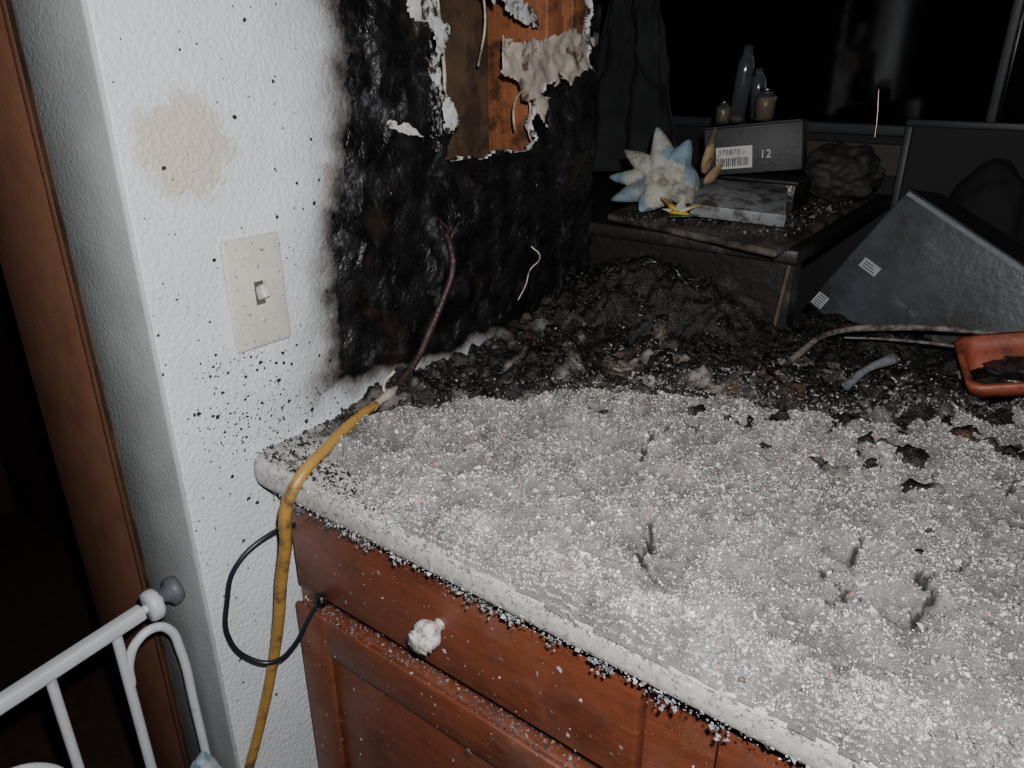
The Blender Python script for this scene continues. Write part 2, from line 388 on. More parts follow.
# ------------------------------------------------------------------ insulation heap
xb=[.05,.09,.14,.21,.26,.38,.51,.60,.67,.8,1.0,1.7]; yb=[.49,.57,.635,.715,.785,.84,.87,.93,1.0,1.04,1.08,1.08]
cracks=[[(.60,.50),(.592,.53),(.60,.56),(.59,.60)],[(.68,.74),(.69,.77),(.70,.79)],[(.55,.78),(.56,.72),(.545,.66)],[(.40,.72),(.37,.66),(.385,.60)],[(.66,.50),(.65,.56),(.67,.61)],[(.45,.50),(.47,.46),(.50,.44)],[(.72,.66),(.70,.70)]]
def segd(p,a,b):
    ax,ay=a;bx,by=b;px,py=p; dx,dy=bx-ax,by-ay; t=max(0,min(1,((px-ax)*dx+(py-ay)*dy)/(dx*dx+dy*dy))); return math.hypot(px-ax-t*dx,py-ay-t*dy)
GS=.0023
GX=np.arange(.03,1.12,GS); GY=np.arange(FY-.004,1.12,GS)
H=np.zeros((len(GX),len(GY))); D=np.zeros_like(H); CK=np.zeros_like(H); LM=np.zeros_like(H)
for i,x in enumerate(GX):
    yy=np.interp(x,xb,yb)
    fro=.010-.009*min(1,max(0,(x-.2)/.2))
    for j,y in enumerate(GY):
        nn=fr(x,y,4,5,18)*.018+fr(x,y,6,3,60)*.006
        fy=y-FY-fro
        back=(yy-y)*.85+fr(x,y,9,4,11)*.036
        d=min(back, (x-.09)*.508+(y-.462)*.86)+nn
        d=min(d, fy*1.2+nn*.6*max(0,min(1,fy/.01+.5)))
        if d>0:
            k2=min(1,d/.014)
            vd=noise.voronoi(Vector((x*48+1.5*fr(x,y,2,3,40),y*48+1.5*fr(y,x,3,3,40),.3)))[0]
            l1=.30-vd[0]**1.3
            lump=l1*.0052+.0030*fr(x,y,8,3,95)
            h=.034*(1-math.exp(-d/.020))+k2*(.012*fr(x,y,0,3,8)+.007*fr(x,y,2,3,30)+lump)
            LM[i,j]=lump+.0035*fr(x,y,2,3,30)
            cd=9
            if x<.82:
                for cl in cracks:
                    for a,b in zip(cl[:-1],cl[1:]): cd=min(cd,segd((x+.014*fr(x,y,1,4,40),y+.014*fr(x,y,5,4,40)),a,b))
            wd=.0026+.004*fr(x,y,7,2,30)
            if wd>.0005 and cd<wd: h-=.012*(1-cd/wd); CK[i,j]=1-cd/wd
        else: h=d
        H[i,j]=h; D[i,j]=d
V=[];cols=[];idx=-np.ones(H.shape,int)
mask=H>-.003
for i,x in enumerate(GX):
    for j,y in enumerate(GY):
        if mask[i,j]:
            idx[i,j]=len(V); V.append((x,y,CT+H[i,j]))
            g=.235+.06*fr(x,y,1,4,12)+.07*fr(x,y,3,2,140)+LM[i,j]*14  # lump tops lighter, crevices and cracks darker: shade painted into the colour
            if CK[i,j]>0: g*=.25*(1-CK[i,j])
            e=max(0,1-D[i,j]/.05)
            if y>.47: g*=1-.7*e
            g=max(.015,g); cols.append((g*1.0,g*.96,g*.945))
F=[]
for i in range(len(GX)-1):
    for j in range(len(GY)-1):
        q=(idx[i,j],idx[i+1,j],idx[i+1,j+1],idx[i,j+1])
        if min(q)>=0: F.append(q)
heap=mesh_obj('insulation_pile',V,F,M_ins,None,True); setcol(heap,cols)
N=420000
X=rng.uniform(GX[0],1.0,N); Y=rng.uniform(GY[0],GY[-1],N)
nf=80000; X=np.concatenate([X,rng.uniform(.1,.95,nf)]); Y=np.concatenate([Y,rng.uniform(FY-.004,FY+.035,nf)]); N+=nf
ii=((X-GX[0])/GS+.5).astype(int).clip(0,len(GX)-1); jj=((Y-GY[0])/GS+.5).astype(int).clip(0,len(GY)-1)
ok=(H[ii,jj]>.0003)&(CK[ii,jj]<=0)&(rng.random(N)<np.clip(.62+LM[ii,jj]*110,.15,1)); X,Y,ii,jj=X[ok],Y[ok],ii[ok],jj[ok]; n=len(X)
Z=CT+H[ii,jj]+rng.uniform(-.0006,.0013,n)
g=rng.choice([.54,.40,.31,.23,.82,.13],n,p=[.16,.25,.26,.18,.05,.10])*rng.uniform(.85,1.12,n)*np.clip(1+LM[ii,jj]*50,.6,1.3)  # flakes in the hollows get the same painted shade
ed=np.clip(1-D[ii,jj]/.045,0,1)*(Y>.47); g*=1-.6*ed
C=np.stack([g,g*.96,g*.945],1)
t=rng.random(n); pk=t<.0016; C[pk]=np.array([.55,.17,.16]); C[(t>.004)&(t<.03)]*=(1.0,.82,.72); C[(t>.03)&(t<.045)]*=(.8,.9,1.0)
sz=rng.gamma(2.5,.00025,n)+.0004; bg=rng.random(n)<.014; sz[bg]*=2.2; sz[pk]*=1.4
flakes('insulation_flakes',np.stack([X,Y,Z],1),np.tile([0,0,1],(n,1)),sz,C,M_insf,heap,.45,(.35,1.),.3)
n=11000; X=rng.uniform(.12,1.0,n); Y=FY+.002+rng.random(n)**.8*.03; Z=CT+.0004-np.clip(FY+.010-Y,0,1)**2*30
g=rng.choice([.55,.38,.25,.10],n,p=[.35,.3,.2,.15]); C=np.stack([g,g*.97,g*.95],1)
flakes('rim_flakes',np.stack([X,Y,Z],1),np.tile([0,0,1],(n,1)),rng.gamma(3,.0003,n)+.0005,C,M_insf,heap,.5)
n=4200; X=rng.uniform(.05,1.0,n); Z=CT-.006-.030*rng.random(n)**1.5
g=rng.uniform(.06,.5,n); C=np.stack([g,g*.98,g*1.02],1)
flakes('edge_flakes',np.stack([X,np.full(n,FY+.0010),Z],1),np.tile([0,-1,0],(n,1)),rng.gamma(3,.0003,n)+.0004,C,M_insf,heap,.4)
n=620; cx=rng.choice(rng.uniform(.08,1.2,30),n); X=cx+rng.normal(0,.004,n); Z=.869-np.abs(rng.normal(0,.006,n)); g=rng.uniform(.10,.34,n)
flakes('drip_clumps',np.stack([X,rng.uniform(FY+.002,FY+.010,n),Z],1),np.tile([0,-1,0],(n,1)),rng.uniform(.0008,.0024,n),np.stack([g*.9,g,g*1.08],1),M_insf,heap,.6)
n=1100; X=rng.uniform(.03,1.1,n); Z=rng.uniform(.45,.84,n); g=rng.uniform(.10,.50,n)
Yv=np.where((Z>.706),CY-.0005,CY-.0075)
flakes('drawer_specks',np.stack([X,Yv,Z],1),np.tile([0,-1,0],(n,1)),rng.gamma(2,.0003,n)+.0003,np.stack([g,g*.9,g*.85],1),M_insf,cb,.2,flat=.9)
n=1700; X=rng.uniform(.032,1.0,n); Z=.7005+rng.random(n)*.0015; g=rng.uniform(.04,.22,n)
flakes('door_ledge_bits',np.stack([X,rng.uniform(CY-.006,CY+.017,n),Z],1),np.tile([0,0,1],(n,1)),rng.gamma(3,.0003,n)+.0005,np.stack([g,g*.8,g*.78],1),M_insf,cb,.5)

# ------------------------------------------------------------------ charred debris field
GX2=np.arange(.004,1.70,.0042); GY2=np.arange(.52,1.72,.0042)
def insul_back(x): return np.interp(x,xb,yb)
def Hc(x,y):
    if x<.36 and y>1.105: return -1
    d=y-.585+.3*max(0,.12-x)
    h=.007+.013*min(1,max(0,d)/.2)
    far=min(1,max(0,(1.25-y)/.15)) if x>.34 else 1
    h+=(.018*fr(x,y,11,4,9)+.019*fr(x,y,13,4,26)+.010*abs(fr(x,y,17,3,65)))*(.3+.7*far)
    h+=.058*math.exp(-((x-.20)/.12)**2-((y-1.06)/.07)**2)
    h+=.045*math.exp(-((x-.09)/.08)**2-((y-1.06)/.09)**2)
    if d<0: h-=.03*(-d/.03)
    h-=.016*math.exp(-((x-.05)/.05)**2-((y-.76)/.11)**2)
    return h
H2=np.array([[Hc(x,y) for y in GY2] for x in GX2])
idx=-np.ones(H2.shape,int); V=[];cols=[]
for i,x in enumerate(GX2):
    for j,y in enumerate(GY2):
        if H2[i,j]>-.006:
            idx[i,j]=len(V); V.append((x,y,CT+H2[i,j]))
            t=fr(x,y,21,6,30); t2=fr(x,y,31,4,12)
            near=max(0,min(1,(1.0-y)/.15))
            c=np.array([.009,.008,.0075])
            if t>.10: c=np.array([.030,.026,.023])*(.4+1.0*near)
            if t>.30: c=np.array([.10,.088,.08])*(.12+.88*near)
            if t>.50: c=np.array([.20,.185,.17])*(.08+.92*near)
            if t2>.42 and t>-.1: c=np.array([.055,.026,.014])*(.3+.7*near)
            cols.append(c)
F=[]
for i in range(len(GX2)-1):
    for j in range(len(GY2)-1):
        q=(idx[i,j],idx[i+1,j],idx[i+1,j+1],idx[i,j+1])
        if min(q)>=0: F.append(q)
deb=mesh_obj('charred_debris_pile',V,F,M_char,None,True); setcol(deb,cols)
pal=np.array([(.007,.0065,.0065),(.018,.015,.014),(.042,.034,.030),(.055,.030,.018),(.13,.115,.105),(.26,.24,.23)])
n=26000; X=rng.uniform(.008,1.1,n); Y=.50+rng.random(n)*.95
ok=(Y>insul_back(X)-.04)&((X>.36)|(Y<1.10)); X,Y=X[ok],Y[ok]; n=len(X)
Z=np.array([CT+max(.001,Hc(x,y)) for x,y in zip(X,Y)])+rng.uniform(-.001,.002,n)
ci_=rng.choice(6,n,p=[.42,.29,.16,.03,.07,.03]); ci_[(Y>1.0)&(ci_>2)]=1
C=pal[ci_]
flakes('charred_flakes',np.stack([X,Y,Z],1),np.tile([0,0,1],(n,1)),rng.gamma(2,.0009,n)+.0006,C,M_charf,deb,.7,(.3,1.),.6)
n=11000; X=rng.uniform(.06,1.0,n); Y=insul_back(X)+rng.exponential(.035,n)-.02
Z=np.array([CT+max(.001,Hc(x,y)) for x,y in zip(X,Y)])+.001; g=rng.uniform(.04,.30,n)
flakes('scattered_insulation',np.stack([X,Y,Z],1),np.tile([0,0,1],(n,1)),rng.gamma(2,.0005,n)+.0005,np.stack([g,g*.93,g*.89],1),M_insf,heap,.6)
n=2600; X=rng.uniform(.01,.2,n); Y=.408+rng.random(n)*.22
C=pal[rng.choice(6,n,p=[.45,.2,.15,.05,.1,.05])]
flakes('corner_flakes',np.stack([X,Y,np.full(n,CT+.0012)],1),np.tile([0,0,1],(n,1)),rng.gamma(2,.0006,n)+.0005,C,M_charf,deb,.3)
M_ash=simple('ashy_paper',(.19,.16,.14),.7,.5,40,.6,120,dirt=(.035,.027,.022),dirt_scale=60,dt=(.42,.58))
def chip(name,loc,w,h,rot,m,seed,curl=.3,parent=deb):
    n=18; V=[];F=[]
    for i in range(n+1):
        for j in range(n+1):
            a=i/n*2-1; b=j/n*2-1
            r=1-.45*fr(a,b,seed,5,1.9)-.15*(a*a*b*b)
            V.append((a*w*r,b*h*r,curl*w*(a*a+.4*b)+.28*w*fr(a,b,seed+5,4,2.4)))
    for i in range(n):
        for j in range(n): q=i*(n+1)+j; F.append((q,q+1,q+n+2,q+n+1))
    o=mesh_obj(name,V,F,m,parent,True,loc,rot); s=o.modifiers.new('s','SOLIDIFY'); s.thickness=.0015; return o
M_black=simple('burnt_plastic',(.010,.0095,.009),.35,.5,30,.8,90,dirt=(.035,.03,.027),dirt_scale=40)
M_leaf=simple('scorched_brown_paper',(.075,.046,.032),.6,.5,50,.5,dirt=(.03,.02,.015),dirt_scale=30)
chip('ash_scrap_1',(.235,.83,.930),.022,.009,(.2,.1,.6),M_ash,1)
chip('ash_scrap_2',(.17,.80,.925),.018,.010,(.1,-.2,-.4),M_ash,2)
chip('curled_leaf',(.24,.92,.950),.009,.015,(1.1,.3,.5),M_leaf,3,.5)
chip('ash_scrap_3',(.28,.88,.935),.022,.007,(.1,.1,.3),M_ash,4)
for i in range(120):
    x=random.uniform(.03,.9); y=random.uniform(.64,1.28)
    if y<np.interp(x,xb,yb)+.055 or (x<.36 and y>1.07): continue
    s=random.uniform(.008,.026)
    chip('burnt_scrap_%d'%i,(x,y,CT+Hc(x,y)+.002),s,s*random.uniform(.4,.9),(random.uniform(-.4,.4),random.uniform(-.4,.4),random.uniform(0,3)),random.choice([M_black]*9+[M_leaf]) if y<.97 else M_black,i+10,random.uniform(.1,.5))
for i in range(46):
    x=random.uniform(.06,.85); y=random.uniform(.72,1.14)
    if y<np.interp(x,xb,yb)+.04 or (x<.36 and y>1.08): continue
    s=random.uniform(.009,.024)
    blob('char_lump_%d'%i,(x,y,CT+Hc(x,y)+.002),(s,s*random.uniform(.6,1),s*random.uniform(.4,.7)),M_black,deb,.55,2.6,4,i+3,(0,0,random.uniform(0,3)))

# ------------------------------------------------------------------ cables
ec=empty('electrical_cable')
tube('charred_section',[(.018,.728,1.10),(.020,.733,1.085),(.022,.735,1.05),(.020,.715,1.01),(.020,.688,.975),(.024,.655,.943),(.030,.615,.923),(.038,.60,.918)],.0046,M_charcable,ec,[1.0,.8,1,.9,1.1,.9,1.1,.9])
tube('frayed_conductor_1',[(.020,.733,1.085),(.024,.725,1.105),(.020,.715,1.118)],.0016,M_charcable,ec)
tube('frayed_conductor_2',[(.020,.733,1.085),(.022,.74,1.10),(.03,.742,1.112)],.0016,M_charcable,ec)
tube('torn_wrap',[(.036,.605,.925),(.045,.585,.926),(.055,.56,.928),(.062,.54,.929)],.0050,M_paper,ec,[.5,1.3,.8,1.1])
tube('paper_tail',[(.05,.58,.92),(.035,.585,.935),(.04,.60,.95)],.002,M_paper,ec)
tube('yellow_jacket',[(.060,.548,.929),(.068,.52,.930),(.080,.48,.928),(.092,.44,.922),(.100,.405,.913),(.096,.385,.885),(.082,.386,.83),(.064,.386,.775),(.050,.383,.71),(.034,.376,.64),(.018,.360,.56),(.006,.335,.48),(-.02,.30,.36)],.0060,M_yel,ec,[.8,.95,1,1,1.05,1.1,1.15,1.15,1.1,1.05,1.05,1.05,1.05])
pc=empty('power_cord')
tube('cord',[(.05,.422,.822),(.030,.405,.812),(.016,.362,.785),(.014,.345,.745),(.016,.338,.700),(.028,.352,.665),(.045,.372,.655),(.062,.39,.675),(.072,.410,.71),(.078,.428,.735)],.0030,M_cord,pc)
blob('cord_plug',(.078,.424,.728),(.008,.006,.008),M_black,pc,.4,3,3,2)

# ------------------------------------------------------------------ baby gate
bg=empty('baby_gate'); gx=-.055
def gz(y): return .742-(.31-y)*.10
lathe('wall_cup',[(0,.001),(.015,.001),(.017,-.004),(.016,-.010),(.010,-.014),(.007,-.020),(0,-.020)],M_gcup,bg,(gx,.325,.744),(math.radians(-90),0,0),28)
lathe('adjusting_nut',[(.006,-.007),(.017,-.007),(.019,-.003),(.019,.003),(.017,.007),(.006,.007)],M_gate,bg,(gx,.294,.740),(math.radians(90),0,0),10)
tube('threaded_bolt',[(gx,.31,.742),(gx,.27,.738)],.0050,M_gate,bg)
def rail(name,p,r=.0085): return tube(name,p,r,M_gate,bg,kind='POLY')
box('top_rail',gx-.008,gx+.008,-1.0,.0,-.008,.008,M_gate,bg,.003,loc=(0,.283,gz(.283)),rot=(math.atan(.10),0,0))
rail('bottom_rail',[(gx,.30,.07),(gx,-.75,.07)])
rail('gate_post',[(gx,.250,.73),(gx,.250,.07)],.0058)
tube('end_arch',[(gx,.252,.655),(gx,.256,.685),(gx+.002,.270,.708),(gx+.003,.290,.712),(gx+.004,.304,.700),(gx+.005,.311,.665),(gx+.005,.313,.58),(gx+.005,.313,.10)],.0054,M_gate,bg)
for i in range(12):
    y=.18-.07*i; rail('bar_%d'%i,[(gx,y,gz(y)-.003),(gx,y,.07)],.0054)
tube('lower_hoop',[(gx+.02,.05,.635),(gx+.02,.10,.66),(gx+.02,.15,.635),(gx+.02,.165,.57),(gx+.02,.165,.2)],.005,M_gate,bg)
M_cloth=simple('blue_white_cloth',(.33,.42,.47),.8,.5,45,.8,90,dirt=(.10,.16,.19),dirt_scale=40)
lb=blob('laundry_bag',(.048,.262,.296),(.058,.05,.292),M_cloth,None,.10,2.4,5,4)

# ------------------------------------------------------------------ back: bar ledge, window wall
M_ledge=simple('charred_ledge',(.012,.0105,.0095),.5,.5,20,.8,70,dirt=(.045,.04,.035),dirt_scale=22,dt=(.58,.68))
box('wall_bar',-.6,.355,1.125,1.16,0,1.03,M_ledge)
box('bar_ledge',-.6,.362,1.112,1.735,1.03,1.052,M_ledge,None,.003)
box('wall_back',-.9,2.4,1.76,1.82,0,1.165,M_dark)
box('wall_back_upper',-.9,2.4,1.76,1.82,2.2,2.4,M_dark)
wi=empty('window_1')
box('sill_rail',-.9,2.4,1.74,1.80,1.166,1.188,M_frame,wi,.003)
box('glass',-.9,2.4,1.782,1.786,1.188,2.2,simple('night_glass',(.002,.002,.003),.08,.1,5,0),wi)
for x in (-.5,.495,1.45): box('mullion',x-.009,x+.009,1.755,1.80,1.188,2.2,M_frame,wi,.003)
box('trim_1',.15,.50,1.735,1.757,1.09,1.15,simple('brown_trim',(.04,.024,.018),.6))
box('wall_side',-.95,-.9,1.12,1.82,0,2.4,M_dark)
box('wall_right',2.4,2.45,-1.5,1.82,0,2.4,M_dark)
fm=empty('picture_frame')
box('frame_top',.36,.80,1.70,1.715,1.19,1.203,M_frame,fm,.002)
box('frame_left',.36,.374,1.70,1.715,.93,1.19,M_frame,fm,.002)
box('frame_right',.786,.80,1.70,1.715,.93,1.19,M_frame,fm,.002)
box('frame_bottom',.36,.80,1.70,1.715,.92,.933,M_frame,fm,.002)
box('frame_backing',.366,.794,1.711,1.718,.925,1.198,M_dark,fm)
M_bag=simple('black_cloth',(.005,.005,.006),.85,.4,30,.6,40)
blob('garbage_bag',(.54,1.60,1.01),(.075,.06,.13),M_bag,None,.12,1.6,5,8)
tube('reflection_streak',[(.292,1.73,1.255),(.300,1.725,1.20),(.303,1.72,1.165)],.0016,simple('streak_metal',(.8,.55,.5),.25,.1,20,0,metal=1))  # added thin rod that imitates a light reflection in the window

# board on the ledge
M_board=simple('scorched_board',(.13,.115,.10),.5,.5,25,.5,80,dirt=(.022,.018,.014),dirt_scale=18,dt=(.45,.58))
V=[(.03,1.125,1.056),(.355,1.03,1.056),(.345,1.62,1.056),(-.05,1.62,1.056)]
V+= [(x,y,1.066) for x,y,z in V]
bd=mesh_obj('scorched_board',V,[(3,2,1,0),(4,5,6,7),(0,1,5,4),(1,2,6,5),(2,3,7,6),(3,0,4,7)],M_board); b=bd.modifiers.new('b','BEVEL'); b.width=.003
n=1800; X=rng.uniform(.06,.34,n); Y=rng.uniform(1.10,1.5,n); C=pal[rng.choice(6,n,p=[.3,.25,.2,.05,.15,.05])]
flakes('board_flakes',np.stack([X,Y,np.full(n,1.067)],1),np.tile([0,0,1],(n,1)),rng.gamma(2,.0010,n)+.0008,C,M_charf,bd,.4)

# plush toy
def spike_bm(bm,base,tip,r,flat=.55):
    base=Vector(base); tip=Vector(tip); d=tip-base; Ln=d.length; q=d.to_track_quat('Z','Y')
    prof=[(.02,-.10),(.6,-.05),(.95,.10),(1,.28),(.86,.48),(.58,.70),(.32,.87),(.14,.97),(.02,1)]
    n=20; R_=[]
    for rr,t in prof:
        ring=[]
        for i in range(n):
            a=2*math.pi*i/n; p=Vector((rr*r*math.cos(a),rr*r*flat*math.sin(a),t*Ln)); ring.append(bm.verts.new(base+q@p))
        R_.append(ring)
    for j in range(len(prof)-1):
        for i in range(n): bm.faces.new((R_[j][i],R_[j][(i+1)%n],R_[j+1][(i+1)%n],R_[j+1][i]))
    bm.faces.new(R_[0][::-1]); bm.faces.new(R_[-1])
def spike(name,base,tip,r,m,parent,flat=.55):
    bm=bmesh.new(); spike_bm(bm,base,tip,r,flat); me=bpy.data.meshes.new(name); bm.to_mesh(me); bm.free(); me.materials.append(m)
    me.polygons.foreach_set('use_smooth',[True]*len(me.polygons)); return link(bpy.data.objects.new(name,me),parent)
pl=empty('plush_toy')
k=NT('plush_fabric')
c=k.mix(k.ramp(k.noise(15,2,.4),[(.48,0.),(.55,1.)]),(.44,.44,.38),(.21,.31,.38))
c=k.mix(k.ramp(k.noise(34,6,.7),[(.48,0.),(.66,.9)]),c,(.12,.10,.07))
k.bump(k.noise(420,4),.9,.004); M_plush=k.out(c,.95)
M_py=simple('plush_yellow',(.62,.42,.05),.8,.3,60,.5,300,dirt=(.2,.12,.04),dirt_scale=70)
M_pw=simple('flower_white',(.5,.5,.43),.8,.3,60,.5,300)
M_pt=simple('plush_tan',(.34,.23,.12),.85,.4,60,.6,300,dirt=(.08,.06,.04),dirt_scale=50)
c0=Vector((.104,1.20,1.120))
bm=bmesh.new()
r_=bmesh.ops.create_icosphere(bm,subdivisions=4,radius=1)
for v in r_['verts']: v.co=c0+Vector((v.co.x*.054,v.co.y*.038,v.co.z*.036))
for tx,ty,tz,r in [(-.084,-.01,.046,.026),(-.030,.0,.086,.029),(.030,.005,.068,.031),(-.106,-.02,.000,.025),(-.088,-.04,-.036,.028),(-.020,-.062,-.046,.031),(.066,-.035,-.026,.028)]:
    spike_bm(bm,c0+Vector((tx,ty,tz))*.1,c0+Vector((tx,ty,tz)),r,.8)
me=bpy.data.meshes.new('plush_body'); bm.to_mesh(me); bm.free(); me.materials.append(M_plush)
o=link(bpy.data.objects.new('plush_body',me),pl)
rm=o.modifiers.new('r','REMESH'); rm.mode='VOXEL'; rm.voxel_size=.0018; rm.use_smooth_shade=True
sm=o.modifiers.new('s','SMOOTH'); sm.iterations=4
tx_=bpy.data.textures.new('fluff','CLOUDS'); tx_.noise_scale=.02; dm=o.modifiers.new('d','DISPLACE'); dm.texture=tx_; dm.strength=.004; dm.mid_level=.5
spike('tan_ear',c0+Vector((.055,.02,.02)),c0+Vector((.066,.02,.088)),.015,M_pt,pl)
spike('tan_ear_small',c0+Vector((.060,.02,.0)),c0+Vector((.090,.01,.040)),.012,M_pt,pl)
fl=empty('artificial_flower')
M_grn=simple('fake_leaf',(.06,.13,.06),.6)
c1=Vector((.165,1.118,1.086))
for i in range(11):
    a=i*2*math.pi/11; spike('petal_%d'%i,c1,c1+Vector(((.028+.010*(i%2))*math.cos(a),.022*math.sin(a),.012+.012*math.sin(i*3))),.009,M_py if i%3 else M_pw,fl,.4)
for i in range(3):
    a=.6+i*2; spike('leaf_%d'%i,c1-Vector((0,0,.006)),c1+Vector((.036*math.cos(a),.028*math.sin(a),-.004)),.008,M_grn,fl,.3)
blob('flower_core',c1+Vector((0,0,.004)),(.009,.009,.008),M_pt,fl,.2,3,3,1)

# notebook
M_nb=simple('dirty_white_plastic',(.22,.23,.24),.45,.3,30,.3,120,dirt=(.05,.045,.04),dirt_scale=35,dt=(.48,.62))
nb=empty('notebook_binder')
R=(math.radians(11),math.radians(4),math.radians(20))
nl=Vector((.225,1.225,1.096))
box('cover_bottom',-.075,.070,-.060,.070,-.013,-.010,M_nb,nb,.001,loc=nl,rot=R)
box('pages',-.073,.068,-.058,.068,-.010,.004,M_paper,nb,.001,loc=nl,rot=R)
box('cover_top',-.075,.070,-.060,.070,.004,.007,M_nb,nb,.001,loc=nl,rot=R)
box('spine',-.076,.071,-.062,-.058,-.013,.007,M_nb,nb,.001,loc=nl,rot=R)

# dark carton with white label
M_cart=simple('dark_carton',(.024,.024,.026),.6,.4,30,.4,100,dirt=(.010,.009,.009),dirt_scale=20)
M_label=simple('white_label',(.44,.44,.42),.6,.2,60,0,dirt=(.18,.17,.16),dirt_scale=90,dt=(.55,.7))
M_ink=simple('label_ink',(.02,.02,.02),.6,0,30,0)
def txt(name,s,size,m,parent,loc,rot):
    cu=bpy.data.curves.new(name,'FONT'); cu.body=s; cu.size=size; cu.extrude=.0003; cu.materials.append(m)
    o=bpy.data.objects.new(name,cu); o.location=loc; o.rotation_euler=rot; return link(o,parent)
burn=empty('burnt_book')
box('book_block',.130,.275,1.34,1.43,1.067,1.112,M_black,burn,.003)
box('book_cover',.127,.279,1.336,1.434,1.1125,1.117,M_cart,burn,.001)
cbx=empty('cardboard_box'); cbx.location=(.195,1.345,1.168); cbx.rotation_euler=(math.radians(-3),math.radians(-7),math.radians(14))
box('carton_body',-.080,.080,-.05,.07,-.040,.040,M_cart,cbx,.002)
box('flap_front',-.078,.078,-.074,-.048,.038,.041,M_cart,cbx,.001)
box('tape',-.012,.012,-.052,.071,.0402,.0408,M_nb,cbx)
box('label',-.060,.000,-.0515,-.0502,-.030,.006,M_label,cbx)
txt('label_code','372878',.0125,M_ink,cbx,(-.057,-.0517,-.007),(math.radians(90),0,0))
for i in range(16): box('barcode',-.056+i*.0032,-.0548+i*.0032+(.0008 if i%3 else 0),-.0522,-.0514,-.026,-.012,M_ink,cbx)
txt('label_number','12',.019,M_label,cbx,(.012,-.0512,-.016),(math.radians(90),0,0))

# bottles on the carton
M_glass=NT('clear_glass'); M_glass.b.inputs['Transmission Weight'].default_value=.96; M_glass.b.inputs['IOR'].default_value=1.45; M_glass=M_glass.out((.6,.66,.7),.10)
M_amb=simple('amber_liquid',(.40,.20,.07),.12,.3,40,0,metal=.0)
M_gold=simple('brass_cap',(.45,.32,.18),.25,.2,40,0,metal=1)
def bottle(name,loc,h,r,rot=(0,0,0),cap=True,lq=.4):
    e=empty(name); e.location=loc; e.rotation_euler=rot
    lathe('glass',[(0,0),(r,0),(r,h*.78),(r*.9,h*.82),(r*.6,h*.88),(r*.6,h),(r*.5,h),(r*.5,h*.88),(r*.8,h*.8),(r*.88,h*.76),(r*.88,.003),(0,.003)],M_glass,e,n=24)
    lathe('liquid',[(0,.0035),(r*.84,.0035),(r*.84,h*lq),(0,h*lq)],M_amb,e,n=24)
    if cap: lathe('cap',[(r*.5,h*.97),(r*.7,h*.97),(r*.7,h*1.05),(0,h*1.05)],M_gold,e,n=20)
    return e
bottle('glass_bottle',(.150,1.355,1.207),.125,.014,(0,math.radians(4),0),False,.10)
bottle('glass_bottle',(.197,1.36,1.212),.050,.017,(0,0,0),True,.75)
bottle('glass_bottle',(.172,1.395,1.211),.085,.013,(0,math.radians(-4),0),False,.12)
bottle('glass_bottle',(.133,1.335,1.205),.036,.013,(0,0,0),True,.75)
blob('crumpled_bag',(.310,1.48,1.120),(.07,.065,.048),simple('grey_crumpled_bag',(.028,.026,.024),.75,.5,30,1,60,dirt=(.009,.008,.008),dirt_scale=18),None,.25,2.2,5,5)
n=60;V=[];F=[]
for j in range(n+1):
    t=j/n
    for i in range(n+1):
        s=i/n; wdt=.05+.10*t; x=-.23+(s-.5)*2*wdt+.01*t; z=1.50-t*.44
        y=1.64+.014*math.sin(s*15+t*2)*(.5+t)+.03*fr(s,t,3,3,4)
        V.append((x,y,z))
for j in range(n):
    for i in range(n): q=j*(n+1)+i; F.append((q,q+1,q+n+2,q+n+1))
cl=mesh_obj('curtain',V,F,simple('sooty_curtain',(.020,.022,.024),.9,.5,12,.3),None,True); cl.modifiers.new('s','SOLIDIFY').thickness=.003

# big crushed carton at right (planar faces)
M_bigc=simple('blue_grey_carton',(.046,.056,.068),.34,.3,12,.25,100,dirt=(.016,.015,.014),dirt_scale=9,dt=(.44,.62))
M_bigt=simple('carton_top_dark',(.016,.016,.018),.5,.4,20,.4,90)
bc=empty('cardboard_box')
F0=Vector((.350,1.24,.940)); F1=Vector((.464,1.26,1.134)); F2=Vector((.625,1.235,1.066))
u=(F1-F0).normalized(); a1=(F1-F0).length
v_=(F2-F1); vx=(v_-u*v_.dot(u)*.6).normalized()
nrm=vx.cross(u).normalized()
if nrm.y>0: nrm=-nrm
def P_(a,b,off=0): return F0+u*a+vx*b+nrm*off
def bz0(b,z=.909): return (z-F0.z-vx.z*b)/u.z
ab=[(0,0),(a1,0),(a1,.46),(max(.01,bz0(.46)),.46)]
b0=(.909-F0.z)/vx.z
ab.append((0,b0))
dp=.19
V=[P_(a,b) for a,b in ab]+[P_(a,b,-dp) for a,b in ab]
for v in V: v.z=max(v.z,.908)
nn=len(ab)
F=[tuple(range(nn)),tuple(range(2*nn-1,nn-1,-1))]+[(i,i+nn,(i+1)%nn+nn,(i+1)%nn) for i in range(nn)]
o=mesh_obj('carton_body',V,F,[M_bigc,M_bigt],bc)
for i,p in enumerate(o.data.polygons): p.material_index=0 if i==0 else 1
bmx=bmesh.new(); bmx.from_mesh(o.data); bmesh.ops.recalc_face_normals(bmx,faces=bmx.faces); bmx.to_mesh(o.data); bmx.free()
b=o.modifiers.new('b','BEVEL'); b.width=.003; b.segments=2
def decal(name,a0,a1_,b0_,b1,m,off=.0012):
    return mesh_obj(name,[P_(a0,b0_,off),P_(a0,b1,off),P_(a1_,b1,off),P_(a1_,b0_,off)],[(0,1,2,3)],m,bc)
M_lab2=simple('grey_label',(.27,.29,.30),.6,.15,40,0)
M_print_hl=simple('faded_print_and_highlight',(.12,.14,.155),.6,.3,60,0)
decal('sticker_1',.006,.028,.004,.024,M_lab2)
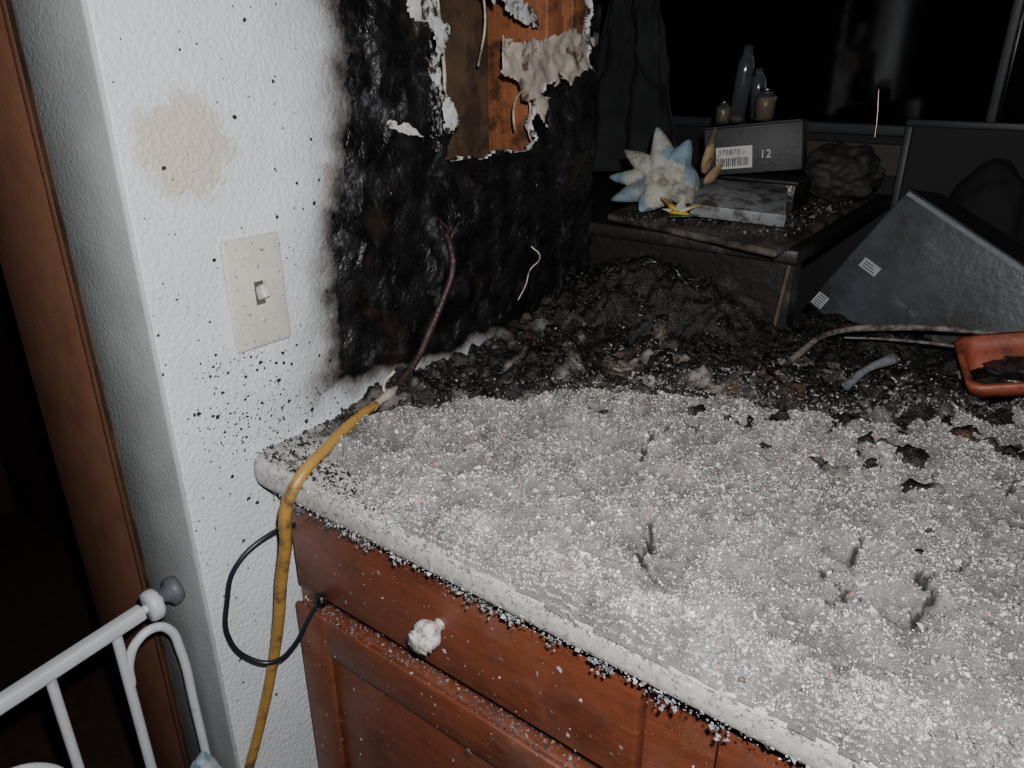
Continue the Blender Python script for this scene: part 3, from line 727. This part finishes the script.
decal('sticker_2',.096,.112,.022,.052,M_lab2)
decal('edge_highlight',a1-.010,a1-.004,.004,.44,M_print_hl)  # painted highlight along the carton's top edge, sharing the print colour
for i in range(5): decal('sticker_text_%d'%i,.008+i*.0040,.0095+i*.0040,.007,.021,M_ink,.0018)
for i in range(3): decal('sticker_line_%d'%i,.099+i*.004,.1005+i*.004,.026,.048-.004*i,M_ink,.0018)
mt=Matrix((vx,u,vx.cross(u))).transposed().to_4x4()
for s,a,b_,sz in (('FRAGILE',.175,.075,.010),('THIS SIDE UP',.164,.075,.006),('220V  10A',.085,.10,.009)):
    t=txt('carton_print',s,sz,M_print_hl,bc,(0,0,0),(0,0,0)); t.matrix_world=Matrix.Translation(P_(a,b_,.0016))@mt
tube('wooden_stick',[(.345,1.10,.93),(.352,1.11,1.03)],.004,M_leaf)

# hose / branch on right
M_hose=simple('scorched_white_hose',(.21,.18,.17),.6,.5,60,1,140,dirt=(.04,.032,.028),dirt_scale=50,dt=(.42,.58))
hp=empty('plastic_hose')
tube('hose_1',[(.420,.895,.945),(.428,.95,.956),(.445,1.02,.968),(.50,1.08,.972),(.60,1.12,.976),(.72,1.16,.965),(.90,1.20,.95)],.0044,M_hose,hp,[.6,1.1,.8,1.2,.8,1,1])
tube('hose_2',[(.46,1.04,.960),(.52,1.06,.964),(.62,1.09,.962),(.75,1.10,.950)],.0022,M_hose,hp,[.5,1,1.2,1])
tube('grey_stick',[(.50,.905,.945),(.515,.94,.960),(.535,.975,.967)],.006,simple('grey_stick',(.15,.16,.18),.7,.4,50,.8,dirt=(.03,.03,.03)),deb,[1,.7,1.2])
for i in range(22):
    x=random.uniform(.40,.78); chip('pink_ash_%d'%i,(x,.95+(x-.4)*.45+random.uniform(-.03,.03),.936),random.uniform(.006,.016),random.uniform(.004,.008),(random.uniform(-.5,.5),random.uniform(-.5,.5),random.uniform(0,3)),M_hose if i%2 else M_ash,60+i)
M_pot=simple('terracotta_plastic',(.27,.062,.034),.5,.4,30,.4,90,dirt=(.04,.018,.014),dirt_scale=35,dt=(.48,.62))
pt=empty('plant_pot'); pt.location=(.668,1.05,.950); pt.rotation_euler=(math.radians(18),math.radians(-12),math.radians(18))
def rbox_prof(w,h,r,z,n=6):
    o=[]
    for cx,cy,a0 in ((w-r,h-r,0),(-(w-r),h-r,90),(-(w-r),-(h-r),180),(w-r,-(h-r),270)):
        for i in range(n): a=math.radians(a0+90*i/(n-1)); o.append((cx+r*math.cos(a),cy+r*math.sin(a),z))
    return o
rings=[rbox_prof(.048,.034,.012,-.042),rbox_prof(.060,.044,.014,.014),rbox_prof(.066,.050,.016,.015),rbox_prof(.068,.052,.016,.032),rbox_prof(.062,.046,.014,.033),rbox_prof(.056,.040,.012,.014),rbox_prof(.044,.030,.010,-.030)]
V=[p for r_ in rings for p in r_]; m_=len(rings[0]); F=[]
for j in range(len(rings)-1):
    for i in range(m_): F.append((j*m_+i,j*m_+(i+1)%m_,(j+1)*m_+(i+1)%m_,(j+1)*m_+i))
F.append(tuple(range(m_-1,-1,-1))); F.append(tuple(range((len(rings)-1)*m_,len(rings)*m_)))
mesh_obj('pot_shell',V,F,M_pot,pt,True)
blob('burnt_soil',(0,0,.0),(.05,.035,.014),M_black,pt,.5,3,4,9)
# pale cord trailing in the hallway, lower left
tube('extension_cord',[(-.42,.60,.95),(-.40,.52,.70),(-.30,.44,.45),(-.24,.40,.2),(-.25,.40,.02)],.004,simple('pinkish_cord',(.14,.07,.06),.5))
